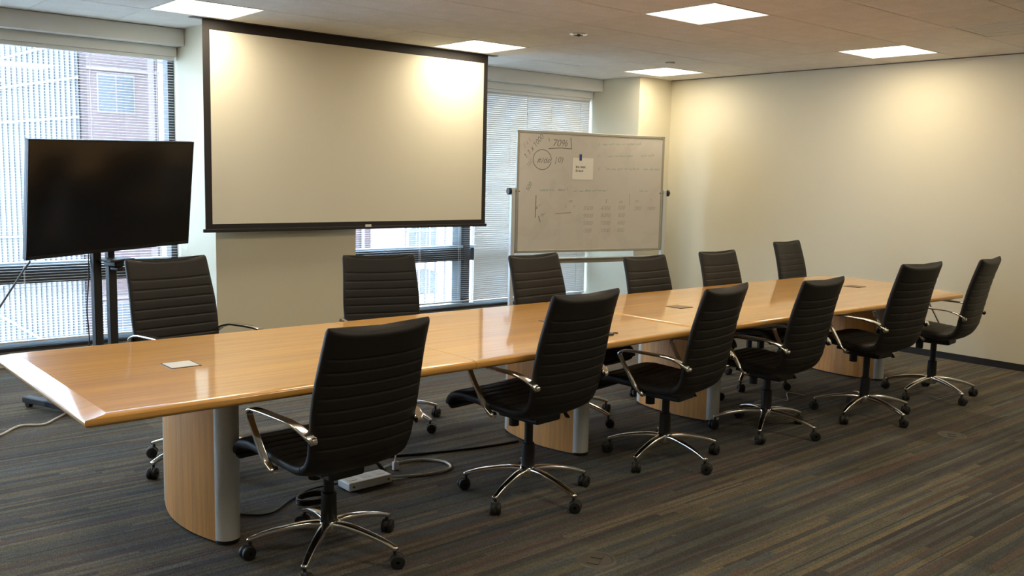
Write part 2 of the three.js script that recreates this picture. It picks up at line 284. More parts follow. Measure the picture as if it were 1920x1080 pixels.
// ------------------------------------------------------------------ outside the windows
{
  const gnd = thing('street', 'pale paved ground outside far below the windows', 'ground'); gnd.userData.kind = 'structure';
  part('paving', box(-40, 70, -9.2, -9, -80, -1.2), std({ color: lin(0.42, 0.41, 0.40), roughness: 0.9 }), gnd);
  const wht = std({ color: lin(0.38, 0.37, 0.35), roughness: 0.7 }), fin = std({ color: lin(0.085, 0.085, 0.09), roughness: 0.6 }), blu = std({ color: lin(0.24, 0.26, 0.26), roughness: 0.5 });
  const o = thing('office_building', 'bright white building outside with close vertical fins and diagonal braces', 'building');
  part('wall', box(-8, 7.6, -9, 6.4, -24, -20.2), wht, o);
  for (let x = -3, k = 0; x < 7.6; x += 0.13, k++) part(k ? 'fin_' + String(k).padStart(3, '0') : 'fin', box(-0.016, 0.016, -9, 6.4, -0.06, 0.06), fin, o).position.set(x, 0, -20.14);
  for (const y of [-3.2, -0.4, 5.6]) part('floor_band', box(-8, 7.6, y, y + 0.06, -20.22, -20.06), blu, o);
  for (const [x0, y0, x1, y1] of [[1, -4.6, 8, 0.0], [1.5, 2.53, 7.79, 3.95], [1.5, 2.68, 7.4, 4.83], [1.5, 2.04, 7.76, 2.87], [2, 0.2, 7.5, -4.0]]) { const dx = Math.min(x1, 7.55) - x0, dy = (y1 - y0) * dx / (x1 - x0), g = box(-Math.hypot(dx, dy) / 2, Math.hypot(dx, dy) / 2, -0.028, 0.028, -0.02, 0.02); const m = part('brace', g, blu, o); m.position.set(x0 + dx / 2, y0 + dy / 2, -20.02); m.rotation.z = Math.atan2(dy, dx); }
  const brick = std({ color: lin(0.092, 0.060, 0.056), roughness: 0.9 }), dark = std({ color: lin(0.03, 0.03, 0.032), roughness: 0.25 }), band = std({ color: lin(0.145, 0.11, 0.10), roughness: 0.8 });
  const t = thing('brick_tower', 'mauve brick tower outside with dark square windows', 'building');
  part('wall', box(7.62, 9.5, -9, 7.4, -23, -19.5), brick, t);
  for (const y of [-3.64, -0.54, 2.56]) {
    const wd = part('window', box(7.86, 8.85, y + 0.4, y + 1.45, -19.52, -19.46), band, t);
    part('glazing', merge([box(7.90, 8.33, y + 0.45, y + 1.4, -19.46, -19.44), box(8.38, 8.81, y + 0.45, y + 1.4, -19.46, -19.44)]), dark, wd);
    part('string_course', box(7.6, 9.52, y + 1.52, y + 1.60, -19.5, -19.42), band, t);
  }
  part('corner_pilaster', box(9.2, 9.36, -9, 7.4, -19.5, -19.40), band, t);
  const b2 = thing('white_building', 'white building glimpsed past the mauve tower', 'building');
  part('wall', box(9, 15.2, -9, 7, -34, -30), wht, b2);
  for (let k = 0; k < 4; k++) part('ledge', box(9, 15.2, -4 + k * 3.2, -3.8 + k * 3.2, -30, -29.8), blu, b2);
  // view below the screen: stucco house and a steel screen of posts
  const pk = std({ color: lin(0.50, 0.36, 0.30), roughness: 0.9 }), mauve = std({ color: lin(0.085, 0.07, 0.072), roughness: 0.7 });
  const h = thing('stucco_building', 'pale pink stucco building outside with dark arched windows', 'building');
  part('wall', box(14.3, 27, -9, 6.5, -20, -15), pk, h);
  for (const [x, y] of [[14.92, -1.95], [14.92, -0.66], [17.6, -1.95], [17.6, -0.66], [20.4, -1.95], [20.4, -0.66]]) {
    const s = new THREE.Shape(); s.moveTo(0, 0); s.lineTo(0.98, 0); s.lineTo(0.98, 0.6); s.quadraticCurveTo(0.49, 0.86, 0, 0.6); s.closePath();
    const w = part('window', new THREE.ExtrudeGeometry(s, { depth: 0.05, bevelEnabled: false }), dark, h); w.position.set(x, y, -15.02);
    part('curtain', merge([box(0.30, 0.34, 0.02, 0.7, 0.05, 0.07), box(0.66, 0.70, 0.02, 0.7, 0.05, 0.07)]), wht, w);
    part('sill', box(-0.08, 1.06, -0.12, 0, 0, 0.2), wht, w);
  }
  const p2 = thing('garden_pavilion', 'brick building outside with a row of pale columns', 'building');
  part('wall', box(9.9, 14.2, -9, 7, -20, -16), brick, p2);
  for (let k = 0; k < 9; k++) part('pale_column', cyl(0.06, 0.06, -9, 7, 12), band, p2).position.set(11.3 + k * 0.33, 0, -15.9);
  const g = thing('steel_screen', 'mauve steel grid screen of upright posts outside the window', 'railing');
  for (let k = 0; k < 22; k++) part(k ? 'post_' + String(k).padStart(3, '0') : 'post', box(-0.014, 0.014, -2.5, 2.6, -0.014, 0.014), mauve, g).position.set(7.51 + k * 0.178, 0, -4.2);
  for (const y of [0.70, -0.27]) part('rail', box(7.5, 11.4, y - 0.012, y + 0.012, -4.21, -4.18), mauve, g);
}

// ------------------------------------------------------------------ projection screen
{
  const s = thing('projection_screen', 'large pull-down projection screen with black border hanging from the ceiling', 'projection screen', [0, 0, 0.1]);
  const xa = 2.789, xb = 5.505, yt = H - 0.002, yb = 1.078;
  part('cloth', boxUV(box(xa + 0.055, xb - 0.045, yb + 0.042, yt - 0.075, -0.001, 0.001)), M.screenCloth, s, 'off-white matte projection cloth');
  part('border', merge([box(xa, xa + 0.0552, yb, yt, -0.0012, 0.0014), box(xb - 0.0452, xb, yb, yt, -0.0012, 0.0014), box(xa + 0.055, xb - 0.045, yb, yb + 0.0422, -0.0012, 0.0014), box(xa + 0.055, xb - 0.045, yt - 0.0752, yt, -0.0012, 0.0014)]), M.screenBlack, s, 'black masking border');
  const b = part('weight_bar', rbox(xa - 0.018, xb + 0.016, yb - 0.022, yb + 0.004, -0.011, 0.011, 0.006, 3), M.screenBlack, s);
  part('maker_tag', rbox(4.185, 4.245, yb - 0.004, yb + 0.018, 0.0115, 0.0125, 0.0005, 1), M.white, b, 'small white tag');
  part('ceiling_slot', box(2.70, 5.60, H - 0.004, H + 0.004, -0.035, 0.035), M.frameDark, s);
}

// ------------------------------------------------------------------ television on its stand
{
  const L = 1.235, HT = 0.715, ry = 0.3809, tilt = 0.1339, roll = 0.0289; // turned and tipped slightly towards the table
  const foot = [1.934, 0, 0.77];
  const t = thing('television', 'large black flat-screen television, switched off, on a floor stand', 'television', [1.934, 1.3489, 0.77]);
  t.rotation.set(tilt, ry, roll, 'YXZ');
  const y0 = -HT / 2, y1 = HT / 2;
  part('housing', rbox(-L / 2, L / 2, y0, y1, -0.035, -0.004, 0.006), M.tvBezel, t);
  part('rear_cover', rbox(-L / 2 + 0.2, L / 2 - 0.2, y0 + 0.1, y1 - 0.2, -0.06, -0.034, 0.01), M.tvBezel, t);
  part('bezel', merge([box(-L / 2, L / 2, y1 - 0.010, y1, -0.006, 0.002), box(-L / 2, L / 2, y0, y0 + 0.02, -0.006, 0.002), box(-L / 2, -L / 2 + 0.010, y0, y1, -0.006, 0.002), box(L / 2 - 0.010, L / 2, y0, y1, -0.006, 0.002)]), M.tvBezel, t);
  part('panel', box(-L / 2 + 0.009, L / 2 - 0.009, y0 + 0.019, y1 - 0.009, -0.005, 0.0), M.tvPanel, t, 'glossy dark screen');
  const s = thing('television_stand', 'black two-post television stand with a small shelf', 'stand', foot, ry);
  part('post', rbox(-0.036 - 0.03, -0.036 + 0.03, 0.04, 1.5, -0.19, -0.15, 0.006), M.blackPlastic, s);
  part('post', rbox(0.080 - 0.03, 0.080 + 0.03, 0.04, 0.90, -0.19, -0.15, 0.006), M.blackPlastic, s);
  part('neck', rbox(0.048, 0.098, 0.93, 1.2, -0.19, -0.15, 0.006), M.blackPlastic, s);
  part('mount', rbox(-0.22, 0.22, 1.15, 1.5, -0.15, -0.09, 0.004), M.blackPlastic, s);
  part('shelf', rbox(-0.02, 0.17, 0.925, 0.94, -0.19, -0.02, 0.006).rotateZ(0.02), M.blackPlastic, s);
  part('shelf_bracket', rbox(0.045, 0.115, 0.885, 0.93, -0.20, -0.08, 0.01), M.blackPlastic, s);
  part('base', merge([rbox(-0.42, 0.42, 0.03, 0.07, -0.20, -0.14, 0.008), rbox(-0.42, -0.36, 0.03, 0.07, -0.42, 0.26, 0.008), rbox(0.36, 0.42, 0.03, 0.07, -0.42, 0.26, 0.008)]), M.blackPlastic, s);
  for (const [x, z] of [[-0.39, -0.39], [0.39, -0.39], [-0.39, 0.23], [0.39, 0.23]]) part('caster', new THREE.CylinderGeometry(0.022, 0.022, 0.03, 16).rotateZ(Math.PI / 2).translate(x, 0.022, z), M.rubber, s);
  const w = thing('webcam', 'small black conference camera under the television stand shelf', 'camera', foot, ry);
  part('body', rbox(0.05, 0.12, 0.860, 0.884, -0.145, -0.06, 0.010, 3), M.blackPlastic, w); part('lens', cyl(0.010, 0.010, 0, 0.006, 16).rotateX(Math.PI / 2).translate(0.085, 0.872, -0.062), M.chrome, w);
  const c = thing('television_cable', 'thin grey cable hanging from the lower corner of the television', 'cable');
  part('cord', tube([[1.385, 0.965, 0.90], [1.37, 0.92, 0.84], [1.31, 0.80, 0.78], [1.23, 0.655, 0.74], [1.10, 0.40, 0.70], [0.98, 0.1, 0.68], [0.95, 0.008, 0.68], [0.9, 0.006, 0.7]], 0.006, 80), std({ color: lin(0.16, 0.18, 0.2), roughness: 0.5 }), c);
  const c2 = thing('stand_cable', 'thin black cable looping down beside the television stand posts', 'cable');
  part('cord', tube([[1.80, 1.0, 0.61], [1.785, 0.80, 0.64], [1.765, 0.62, 0.66], [1.775, 0.45, 0.65], [1.77, 0.2, 0.68], [1.75, 0.006, 0.80]], 0.004, 60), M.blackCable, c2);
  const fc = thing('floor_cable', 'white cable lying loose on the carpet past the square table end', 'cable');
  part('cord', tube([[0.7, 0.007, 1.35], [1.0, 0.007, 1.24], [1.132, 0.007, 1.166], [1.275, 0.007, 1.02], [1.38, 0.007, 1.067], [1.47, 0.007, 0.98], [1.56, 0.007, 0.87], [1.62, 0.007, 0.72]], 0.007, 80), M.whiteCable, fc);
}

// ------------------------------------------------------------------ whiteboard on a rolling stand
{
  const a = V(6.02, 0, -0.06), b = V(7.762, 0, 0.345), L = a.distanceTo(b), mid = a.clone().add(b).multiplyScalar(0.5), ry = -Math.atan2(b.z - a.z, b.x - a.x);
  const w = thing('whiteboard', 'large whiteboard with faded marker notes on a rolling metal stand', 'whiteboard', [mid.x, 0, mid.z], ry);
  const y0 = 0.768, y1 = 1.988, W = 1536, Hc = 1040, cv = document.createElement('canvas'); cv.width = W; cv.height = Hc;
  const x = cv.getContext('2d'); x.fillStyle = '#d2ccc4'; x.fillRect(0, 0, W, Hc);
  const U = (px) => (px - 972) / 272 * W, Y = (py, px = 1100) => { const f = (px - 970) / 276, t = 245 + 15 * f, bo = 472 - 3 * f; return (py - t) / (bo - t) * Hc; };
  for (let i = 0; i < 60; i++) { x.fillStyle = i % 2 ? 'rgba(150,160,140,0.05)' : 'rgba(170,140,140,0.05)'; const ex = rnd() * W, ey = rnd() * Hc; x.beginPath(); x.ellipse(ex, ey, 40 + rnd() * 120, 15 + rnd() * 40, rnd() * 3, 0, 7); x.fill(); }
  const ink = 'rgba(52,46,44,0.62)', faint = 'rgba(96,76,82,0.36)', green = 'rgba(60,120,84,0.26)', teal = 'rgba(40,110,110,0.30)';
  const text = (s, px, py, size, col, rot = 0, font = 'sans-serif') => { x.save(); x.translate(U(px), Y(py, px)); x.rotate(rot); x.fillStyle = col; x.font = `italic ${size}px ${font}`; x.fillText(s, 0, 0); x.restore(); };
  const line = (pts, col, lw = 6) => { x.strokeStyle = col; x.lineWidth = lw; x.lineCap = 'round'; x.beginPath(); pts.forEach(([px, py], i) => (i ? x.lineTo(U(px), Y(py, px)) : x.moveTo(U(px), Y(py, px)))); x.stroke(); };
  text('70%', 1030, 271, 82, ink); line([[1024, 256], [1025, 262]], ink, 5); line([[1024, 276], [1046, 275], [1066, 277], [1064, 256]], ink, 7);
  text('1 1 x 1000', 984, 296, 58, ink, -0.85); text('2 x 1', 981, 275, 46, faint, -0.8); text('100', 988, 312, 44, faint, -0.85);
  x.strokeStyle = ink; x.lineWidth = 6; x.beginPath(); x.ellipse(U(1013), Y(297, 1013), 92, 88, 0.1, 0.1, 6.2); x.stroke();
  text('#/de', 1003, 303, 64, ink); text('|0)', 1034, 302, 66, ink);
  text('500', 990, 358, 48, ink, -1.1);
  line([[1003.5, 366], [1003, 408]], ink, 7); text('k', 1003, 392, 44, ink); text("1'", 1008, 388, 36, ink); line([[1009, 406], [1012, 416]], ink, 7); text("n'", 1013, 406, 46, ink);
  text('L', 1056, 389, 46, faint); text('xx', 1064, 379, 34, ink); text('=', 1071, 390, 46, faint); line([[1040, 401], [1068, 399]], faint, 9);
  const rows = [['5500', '4300', '500'], ['9000', '4000', '500'], ['5000', '1000', '600'], ['-500', '1000', '800']];
  rows.forEach((r, i) => r.forEach((s, j) => text(s, 1091 + j * 33.5, 394 + i * 14.6 - j * 0.3, 48, faint)));
  text('I', 1133, 381, 44, ink); text('m', 1160, 382, 42, faint); text('m', 1192, 381, 42, faint); text('I', 1222, 380, 42, faint); text('380', 1190, 395, 48, faint); text('1000', 1216, 395, 44, faint);
  line([[1181, 364], [1181, 386]], faint, 5);
  // faded handwriting too worn to read: loose pen strokes, word by word
  const scrawl = (px0, px1, py, col, h = 3.6) => { let p = px0; while (p < px1) { const wEnd = Math.min(px1, p + 7 + rnd() * 9), pts = []; for (let q = p; q < wEnd; q += 0.7) pts.push([q, py - (rnd() < 0.18 ? 1.9 : 1) * h * rnd() * 0.8]); if (pts.length > 2) line(pts, col, 5); p = wEnd + 2.5; } };
  scrawl(1116, 1119, 271, green, 6); scrawl(1124, 1200, 271, green); scrawl(1116, 1120, 293, green, 6); scrawl(1136, 1184, 293, green); scrawl(1201, 1228, 293, green); scrawl(1117, 1121, 318, green, 6); scrawl(1132, 1198, 318, green); scrawl(1207, 1240, 319, green);
  scrawl(1010, 1036, 357, teal); scrawl(1043, 1062, 357, faint); scrawl(1072, 1138, 359, teal); scrawl(1200, 1218, 360, green);
  const tex = new THREE.CanvasTexture(cv); tex.colorSpace = THREE.SRGBColorSpace; tex.anisotropy = 8;
  const surf = phys({ map: tex, roughness: 0.3, clearcoat: 0.2, clearcoatRoughness: 0.2 });
  const bd = part('writing_surface', new THREE.PlaneGeometry(L - 0.05, y1 - y0 - 0.05).translate(0, (y0 + y1) / 2, 0.0105), surf, w, 'glossy board with faded marker notes');
  part('panel_core', box(-L / 2 + 0.01, L / 2 - 0.01, y0 + 0.01, y1 - 0.01, -0.01, 0.01), M.white, w);
  part('frame', merge([rbox(-L / 2, L / 2, y1 - 0.027, y1, -0.014, 0.016, 0.004), rbox(-L / 2, L / 2, y0, y0 + 0.027, -0.014, 0.016, 0.004), rbox(-L / 2, -L / 2 + 0.027, y0, y1, -0.014, 0.016, 0.004), rbox(L / 2 - 0.027, L / 2, y0, y1, -0.014, 0.016, 0.004)]), M.boardFrame, w, 'grey aluminium frame');
  for (const s of [-1, 1]) {
    part('post', rbox(-0.022, 0.022, 0.08, 1.42, -0.022, 0.022, 0.006).translate(s * (L / 2 + 0.03), 0, -0.005), M.standWhite, w);
    const k = part('pivot_knob', merge([cyl(0.034, 0.034, -0.012, 0.018, 24).rotateZ(Math.PI / 2).translate(s * (L / 2 + 0.07), 1.385, 0), cyl(0.012, 0.012, -0.06, 0.06, 16).rotateZ(Math.PI / 2).translate(s * (L / 2 + 0.02), 1.385, 0)]), M.blackPlastic, w, 'black pivot knob');
    part('foot', rbox(-0.025, 0.025, 0.05, 0.09, -0.30, 0.30, 0.008).translate(s * (L / 2 + 0.03), 0, 0), M.standWhite, w);
    for (const z of [-0.27, 0.27]) part('caster', new THREE.CylinderGeometry(0.025, 0.025, 0.022, 18).rotateZ(Math.PI / 2).translate(s * (L / 2 + 0.03), 0.025, z), M.rubber, w);
  }
  part('cross_rail', merge([rbox(-L / 2 - 0.01, L / 2 + 0.01, 0.655, 0.70, -0.012, 0.012, 0.004), rbox(-L / 2 - 0.01, L / 2 + 0.01, 0.70, 0.712, -0.02, 0.06, 0.004)]), M.boardFrame, w, 'pen tray rail');
  const n = thing('paper_note', 'white paper note taped to the whiteboard reading Do Not Erase', 'paper', [mid.x, 0, mid.z], ry);
  const xn = (1087 - 1106.5) / 272 * L, yn = y1 - (317 - 251.5) / 219 * (y1 - y0);
  const pc = document.createElement('canvas'); pc.width = 320; pc.height = 320; const pcx = pc.getContext('2d'); pcx.fillStyle = '#f0ece2'; pcx.fillRect(0, 0, 320, 320); pcx.fillStyle = '#2c2a28'; pcx.font = 'bold 46px sans-serif'; pcx.fillText('Do Not', 48, 150); pcx.fillText('Erase', 48, 206);
  const pt = new THREE.CanvasTexture(pc); pt.colorSpace = THREE.SRGBColorSpace;
  part('sheet', box(-0.125, 0.125, -0.11, 0.11, 0, 0.0012).translate(xn, yn, 0.0118), M.paper, n);
  part('printed_face', new THREE.PlaneGeometry(0.25, 0.22).translate(xn, yn, 0.0133), std({ map: pt, roughness: 0.8 }), n);
  part('tape', box(-0.014, 0.014, -0.032, 0.032, 0, 0.0008).translate(xn - 0.03, yn + 0.115, 0.0138), M.blueTape, n, 'strip of blue tape');
}

// ------------------------------------------------------------------ conference tables
{
  const ev = new Evaluator(); ev.useGroups = false; ev.attributes = ['position', 'normal', 'uv'];
  const BT = 0.016, BS = 0.032, TH = 0.042;
  function slab(pts) { // outline (x,z) with rounded edges, top at y 0.74
    const s = new THREE.Shape(); pts.forEach(([x, z], i) => (i ? s.lineTo(x, -z) : s.moveTo(x, -z)));
    const g = new THREE.ExtrudeGeometry(s, { depth: TH - 2 * BT, bevelEnabled: true, bevelThickness: BT, bevelSize: BS, bevelOffset: -BS, bevelSegments: 5 });
    g.rotateX(-Math.PI / 2); g.translate(0, 0.74 - TH + BT, 0); const q = toCreasedNormals(g, 0.6), p = q.attributes.position, n = q.attributes.normal;
    for (let i = 0; i < p.count; i += 3) { const ys = [0, 1, 2].map((k) => p.getY(i + k)); if (Math.max(...ys) - Math.min(...ys) < 1e-6) for (let k = 0; k < 3; k++) n.setXYZ(i + k, 0, ys[0] > 0.72 ? 1 : -1, 0); } // flat top and underside
    return boxUV(q);
  }
  function split(geo, xs, gap = 0.0012) {
    const m = new Brush(geo); m.updateMatrixWorld();
    const cutter = (a, b) => { const c = new Brush(boxUV(box(a, b, 0.5, 1, 2, 5))); c.updateMatrixWorld(); return c; };
    return [ev.evaluate(m, cutter(xs - gap, xs + 6), SUBTRACTION).geometry, ev.evaluate(m, cutter(xs - 6, xs + gap), SUBTRACTION).geometry];
  }
  // pedestal: two bowed veneer panels between two rounded aluminium columns, base at its centre
  const colZ = 0.285;
  const bow = (s) => { const p = []; for (let i = 0; i <= 20; i++) { const t = i / 20 * 2 - 1; p.push([s * (0.050 + 0.050 * (1 - t * t)), t * (colZ + 0.005)]); } return p; };
  function panelGeo(s) { const o = bow(s), sh = new THREE.Shape(); o.forEach(([x, z], i) => (i ? sh.lineTo(x, -z) : sh.moveTo(x, -z))); [...o].reverse().forEach(([x, z]) => sh.lineTo(x - s * 0.018, -z)); const g = new THREE.ExtrudeGeometry(sh, { depth: 0.655, bevelEnabled: false }); g.rotateX(-Math.PI / 2).translate(0, 0.012, 0); return boxUV(toCreasedNormals(g, 0.5)); }
  const pg = [panelGeo(-1), panelGeo(1)], cg = cyl(0.052, 0.052, 0.018, 0.672, 36).scale(1, 1, 0.95), fg = cyl(0.048, 0.048, 0, 0.02, 28);
  const mg = rbox(-0.16, 0.16, 0.668, 0.70, -0.36, 0.36, 0.004, 1), bg = new THREE.ExtrudeGeometry((() => { const sh = new THREE.Shape(); const o = [...bow(-1), ...bow(1).reverse()]; o.forEach(([x, z], i) => (i ? sh.lineTo(x * 0.85, -z) : sh.moveTo(x * 0.85, -z))); return sh; })(), { depth: 0.012, bevelEnabled: false }).rotateX(-Math.PI / 2);
  function pedestal(t, x) {
    const p = sub('pedestal', t); p.position.set(x, 0, 3.085);
    part('veneer_panel', pg[0], M.woodPanel, p); part('veneer_panel', pg[1], M.woodPanel, p);
    for (const s of [-1, 1]) { part('column', cg, M.alu, p, 'rounded grey aluminium column').position.z = s * colZ; part('foot', fg, M.blackPlastic, p).position.z = s * colZ; }
    part('plinth', bg, M.blackPlastic, p); part('mounting_plate', mg, M.blackPlastic, p);
  }
  function cover(t, x, mat, label) {
    const c = sub('cable_cover', t); c.position.set(x, 0.74, 3.232); if (label) c.userData.label = label;
    part('lid', rbox(-0.056, 0.056, 0, 0.003, -0.056, 0.056, 0.001, 1), mat, c); part('rim', merge([box(-0.062, 0.062, 0, 0.0018, -0.062, -0.057), box(-0.062, 0.062, 0, 0.0018, 0.057, 0.062), box(-0.062, -0.057, 0, 0.0018, -0.057, 0.057), box(0.057, 0.062, 0, 0.0018, -0.057, 0.057)]), M.blackPlastic, c);
  }
  const t1 = thing('conference_table', 'long maple conference table with square end and grey cable lid', 'table', [0, 0, 0], 0, 'two conference tables pushed end to end');
  const bevelCut = new THREE.BoxGeometry(0.4, 0.1, 3).translate(-0.2, 0.05, 0).rotateZ(0.15).translate(0.922, 0.7402, 3.2);
  const bevelled = (geo) => { const m = new Brush(geo), c = new Brush(boxUV(bevelCut)); m.updateMatrixWorld(); c.updateMatrixWorld(); return ev.evaluate(m, c, SUBTRACTION).geometry; };
  const s1 = split(bevelled(slab([[0.845, 2.592], [4.008, 2.592], [4.008, 3.842], [0.845, 3.862]])), 2.452);
  part('tabletop', s1[0], M.wood, t1); part('tabletop', s1[1], M.wood, t1);
  pedestal(t1, 1.525); pedestal(t1, 3.58);
  cover(t1, 1.397, M.white, 'pale grey lid'); cover(t1, 3.49, M.plateDark);
  part('beam', rbox(1.6, 3.5, 0.64, 0.698, 3.06, 3.11, 0.004), M.blackPlastic, t1);
  const t2 = thing('conference_table', 'maple conference table with curved end towards the cream wall', 'table', [0, 0, 0], 0, 'two conference tables pushed end to end');
  const end = new THREE.CatmullRomCurve3([V(6.95, 0, 2.595), V(7.16, 0, 2.625), V(7.285, 0, 2.70), V(7.335, 0, 2.86), V(7.315, 0, 3.12), V(7.25, 0, 3.40), V(7.15, 0, 3.68), V(7.05, 0, 3.915)]).getPoints(40).map((p) => [p.x, p.z]);
  const s2 = split(slab([[4.012, 2.592], ...end, [4.012, 3.842]]), 5.63);
  part('tabletop', s2[0], M.wood, t2); part('tabletop', s2[1], M.wood, t2);
  pedestal(t2, 4.77); pedestal(t2, 6.88);
  cover(t2, 4.573, M.plateDark); cover(t2, 6.70, M.plateDark);
  part('beam', rbox(4.85, 6.8, 0.64, 0.698, 3.06, 3.11, 0.004), M.blackPlastic, t2);
  const r = thing('table_microphone', 'small flat black puck lying on the tabletop near its edge', 'puck', [3.43, 0.74, 3.70]);
  part('body', new THREE.LatheGeometry([[0.0001, 0], [0.03, 0], [0.032, 0.004], [0.026, 0.01], [0.0001, 0.012]].map((p) => new THREE.Vector2(...p)), 28), M.blackPlastic, r);
  part('cord', tube([[0.028, 0.005, 0], [0.05, 0.004, -0.004], [0.068, 0.003, 0.006]], 0.003, 16), M.blackCable, r);
}

// ------------------------------------------------------------------ office chairs
{
  const prof = [[-0.315, 0.372], [-0.322, 0.398], [-0.30, 0.428], [-0.235, 0.446], [-0.12, 0.442], [0.03, 0.430], [0.13, 0.426], [0.195, 0.442], [0.232, 0.49], [0.252, 0.57], [0.272, 0.67], [0.294, 0.78], [0.320, 0.88], [0.350, 0.978]];
  const curve = new THREE.CatmullRomCurve3(prof.map(([z, y]) => V(0, y, z)), false, 'centripetal');
  const LEN = curve.getLength(), N = 300;
  // split where the seat turns up into the back
  let sSplit = 0.5; for (let i = 0; i <= 400; i++) if (curve.getPointAt(i / 400).z > 0.165) { sSplit = i / 400; break; }
  const topD = 0.105, pitch = 0.0505;
  const grooves = []; for (let d = topD; d < (1 - sSplit) * LEN - 0.06; d += pitch) grooves.push(LEN - d);
  for (let d = 0.085; d < sSplit * LEN - 0.05; d += pitch) grooves.push(d);
  const smooth = (a, b, x) => { const t = Math.min(1, Math.max(0, (x - a) / (b - a))); return t * t * (3 - 2 * t); };
  function shell(s0, s1, n) {
    const rings = [], m = 56;
    for (let i = 0; i <= n; i++) {
      const s = s0 + (s1 - s0) * i / n, d = s * LEN, p = curve.getPointAt(s), tg = curve.getTangentAt(s), nn = V(0, tg.z, -tg.y).normalize(); // towards the sitter
      if (nn.y < 0 && s < 0.3) nn.negate();
      const isBack = smooth(sSplit - 0.05, sSplit + 0.08, s);
      let hw = 0.236 + 0.012 * Math.sin(Math.PI * smooth(sSplit, 1, s)) * isBack + 0.006 * (1 - isBack), ht = 0.030 - 0.006 * isBack;
      const e0 = Math.min(1, d / 0.022), e1 = Math.min(1, (LEN - d) / 0.022); // rounded ends
      const ef = Math.sqrt(Math.max(0.0, 1 - (1 - e0) ** 2)) * Math.sqrt(Math.max(0.0, 1 - (1 - e1) ** 2));
      let gr = 0; for (const g of grooves) { const q = Math.abs(d - g); if (q < 0.03) gr = Math.max(gr, Math.exp(-((q / 0.0045) ** 2))); }
      let near = 1; for (const g of grooves) near = Math.min(near, Math.abs(d - g) / (pitch / 2)); const puff = grooves.length && near < 1 ? 0.001 * Math.sqrt(Math.max(0, near)) : 0.001;
      const cornerR = 1 - 0.10 * (1 - Math.sqrt(Math.max(0, 1 - (1 - Math.min(1, d / 0.10)) ** 2))) - 0.045 * (1 - Math.sqrt(Math.max(0, 1 - (1 - Math.min(1, (LEN - d) / 0.035)) ** 2)));
      hw *= cornerR; const ring = [];
      for (let j = 0; j < m; j++) {
        const a = j / m * 2 * Math.PI, x = hw * spow(Math.cos(a), 0.42), inner = smooth(1, 0.86, Math.abs(x) / hw);
        const off = (ht * ef * (1 - 0.0 * inner)) * spow(Math.sin(a), 0.62) + Math.sign(Math.sin(a)) * (puff - gr * 0.0027) * inner * ef;
        const wing = (0.022 * isBack + 0.010 * (1 - isBack)) * (x / 0.24) ** 2, ear = 0.020 * (Math.abs(x) / 0.24) ** 3 * smooth(LEN - 0.16, LEN, d);
        ring.push(V(x, p.y, p.z).addScaledVector(nn, off + wing).addScaledVector(tg, ear));
      }
      rings.push(ring);
    }
    return loft(rings);
  }
  const gSeat = shell(0.0005, sSplit, 150), gBack = shell(sSplit, 0.9995, 230);
  const piping = (s) => { const pts = []; for (let i = 0; i <= 60; i++) { const t = 0.03 + 0.94 * i / 60, p = curve.getPointAt(t); pts.push([s * (0.243 + 0.008 * Math.sin(Math.PI * smooth(sSplit, 1, t))), p.y, p.z]); } return pts; };
  // chrome arm: up from the seat side, forward bend, back down to the backrest
  const armPts = (s) => [[s * 0.252, 0.405, 0.0], [s * 0.262, 0.44, -0.035], [s * 0.270, 0.52, -0.085], [s * 0.274, 0.585, -0.125], [s * 0.275, 0.613, -0.135], [s * 0.275, 0.628, -0.118], [s * 0.274, 0.634, -0.06], [s * 0.272, 0.633, 0.05], [s * 0.268, 0.628, 0.15], [s * 0.262, 0.613, 0.21], [s * 0.254, 0.592, 0.25], [s * 0.242, 0.576, 0.262]];
  const gArm = [-1, 1].map((s) => bar(armPts(s), (t) => 0.0145 + 0.005 * smooth(0.25, 0.5, t), 0.0065, [1, 0, 0], 90, 16, 0.45));
  const gBolt = [-1, 1].map((s) => [cyl(0.014, 0.014, 0, 0.02, 16).rotateZ(Math.PI / 2).translate(s * 0.248 + 0.01, 0.408, 0.0), cyl(0.014, 0.014, 0, 0.02, 16).rotateZ(Math.PI / 2).translate(s * 0.244 + 0.01, 0.576, 0.260)]);
  const gSpoke = bar([[0.02, 0.128, 0], [0.09, 0.128, 0], [0.17, 0.117, 0], [0.25, 0.099, 0], [0.318, 0.076, 0]], (t) => 0.021 - 0.0085 * t, (t) => 0.015 - 0.006 * t, [0, 0, 1], 30, 14, 0.6);
  const wheel = (z) => { const g = new THREE.LatheGeometry([[0.006, -0.011], [0.024, -0.011], [0.0285, -0.006], [0.0285, 0.006], [0.024, 0.011], [0.006, 0.011]].map((p) => new THREE.Vector2(...p)), 24); return g.rotateX(Math.PI / 2).translate(0.012, 0.0285, z); };
  const gCaster = merge([wheel(-0.0135), wheel(0.0135), cyl(0.007, 0.007, 0.03, 0.085, 12), new THREE.SphereGeometry(0.029, 18, 10, 0, Math.PI * 2, 0, Math.PI / 2).scale(1, 0.95, 0.35).translate(0.008, 0.032, 0)]).rotateY(0.6).translate(0.308, 0, 0);
  const gHub = new THREE.LatheGeometry([[0.0001, 0.092], [0.034, 0.092], [0.042, 0.105], [0.042, 0.135], [0.034, 0.150], [0.0001, 0.150]].map((p) => new THREE.Vector2(...p)), 32);
  const gSleeve = new THREE.LatheGeometry([[0.0001, 0.13], [0.033, 0.13], [0.031, 0.255], [0.027, 0.262], [0.0001, 0.262]].map((p) => new THREE.Vector2(...p)), 28);
  const gPiston = cyl(0.021, 0.021, 0.2, 0.385, 20);
  const gMech = merge([rbox(-0.085, 0.085, 0.352, 0.402, -0.13, 0.13, 0.012), rbox(-0.13, 0.13, 0.385, 0.405, -0.15, 0.14, 0.006)]);
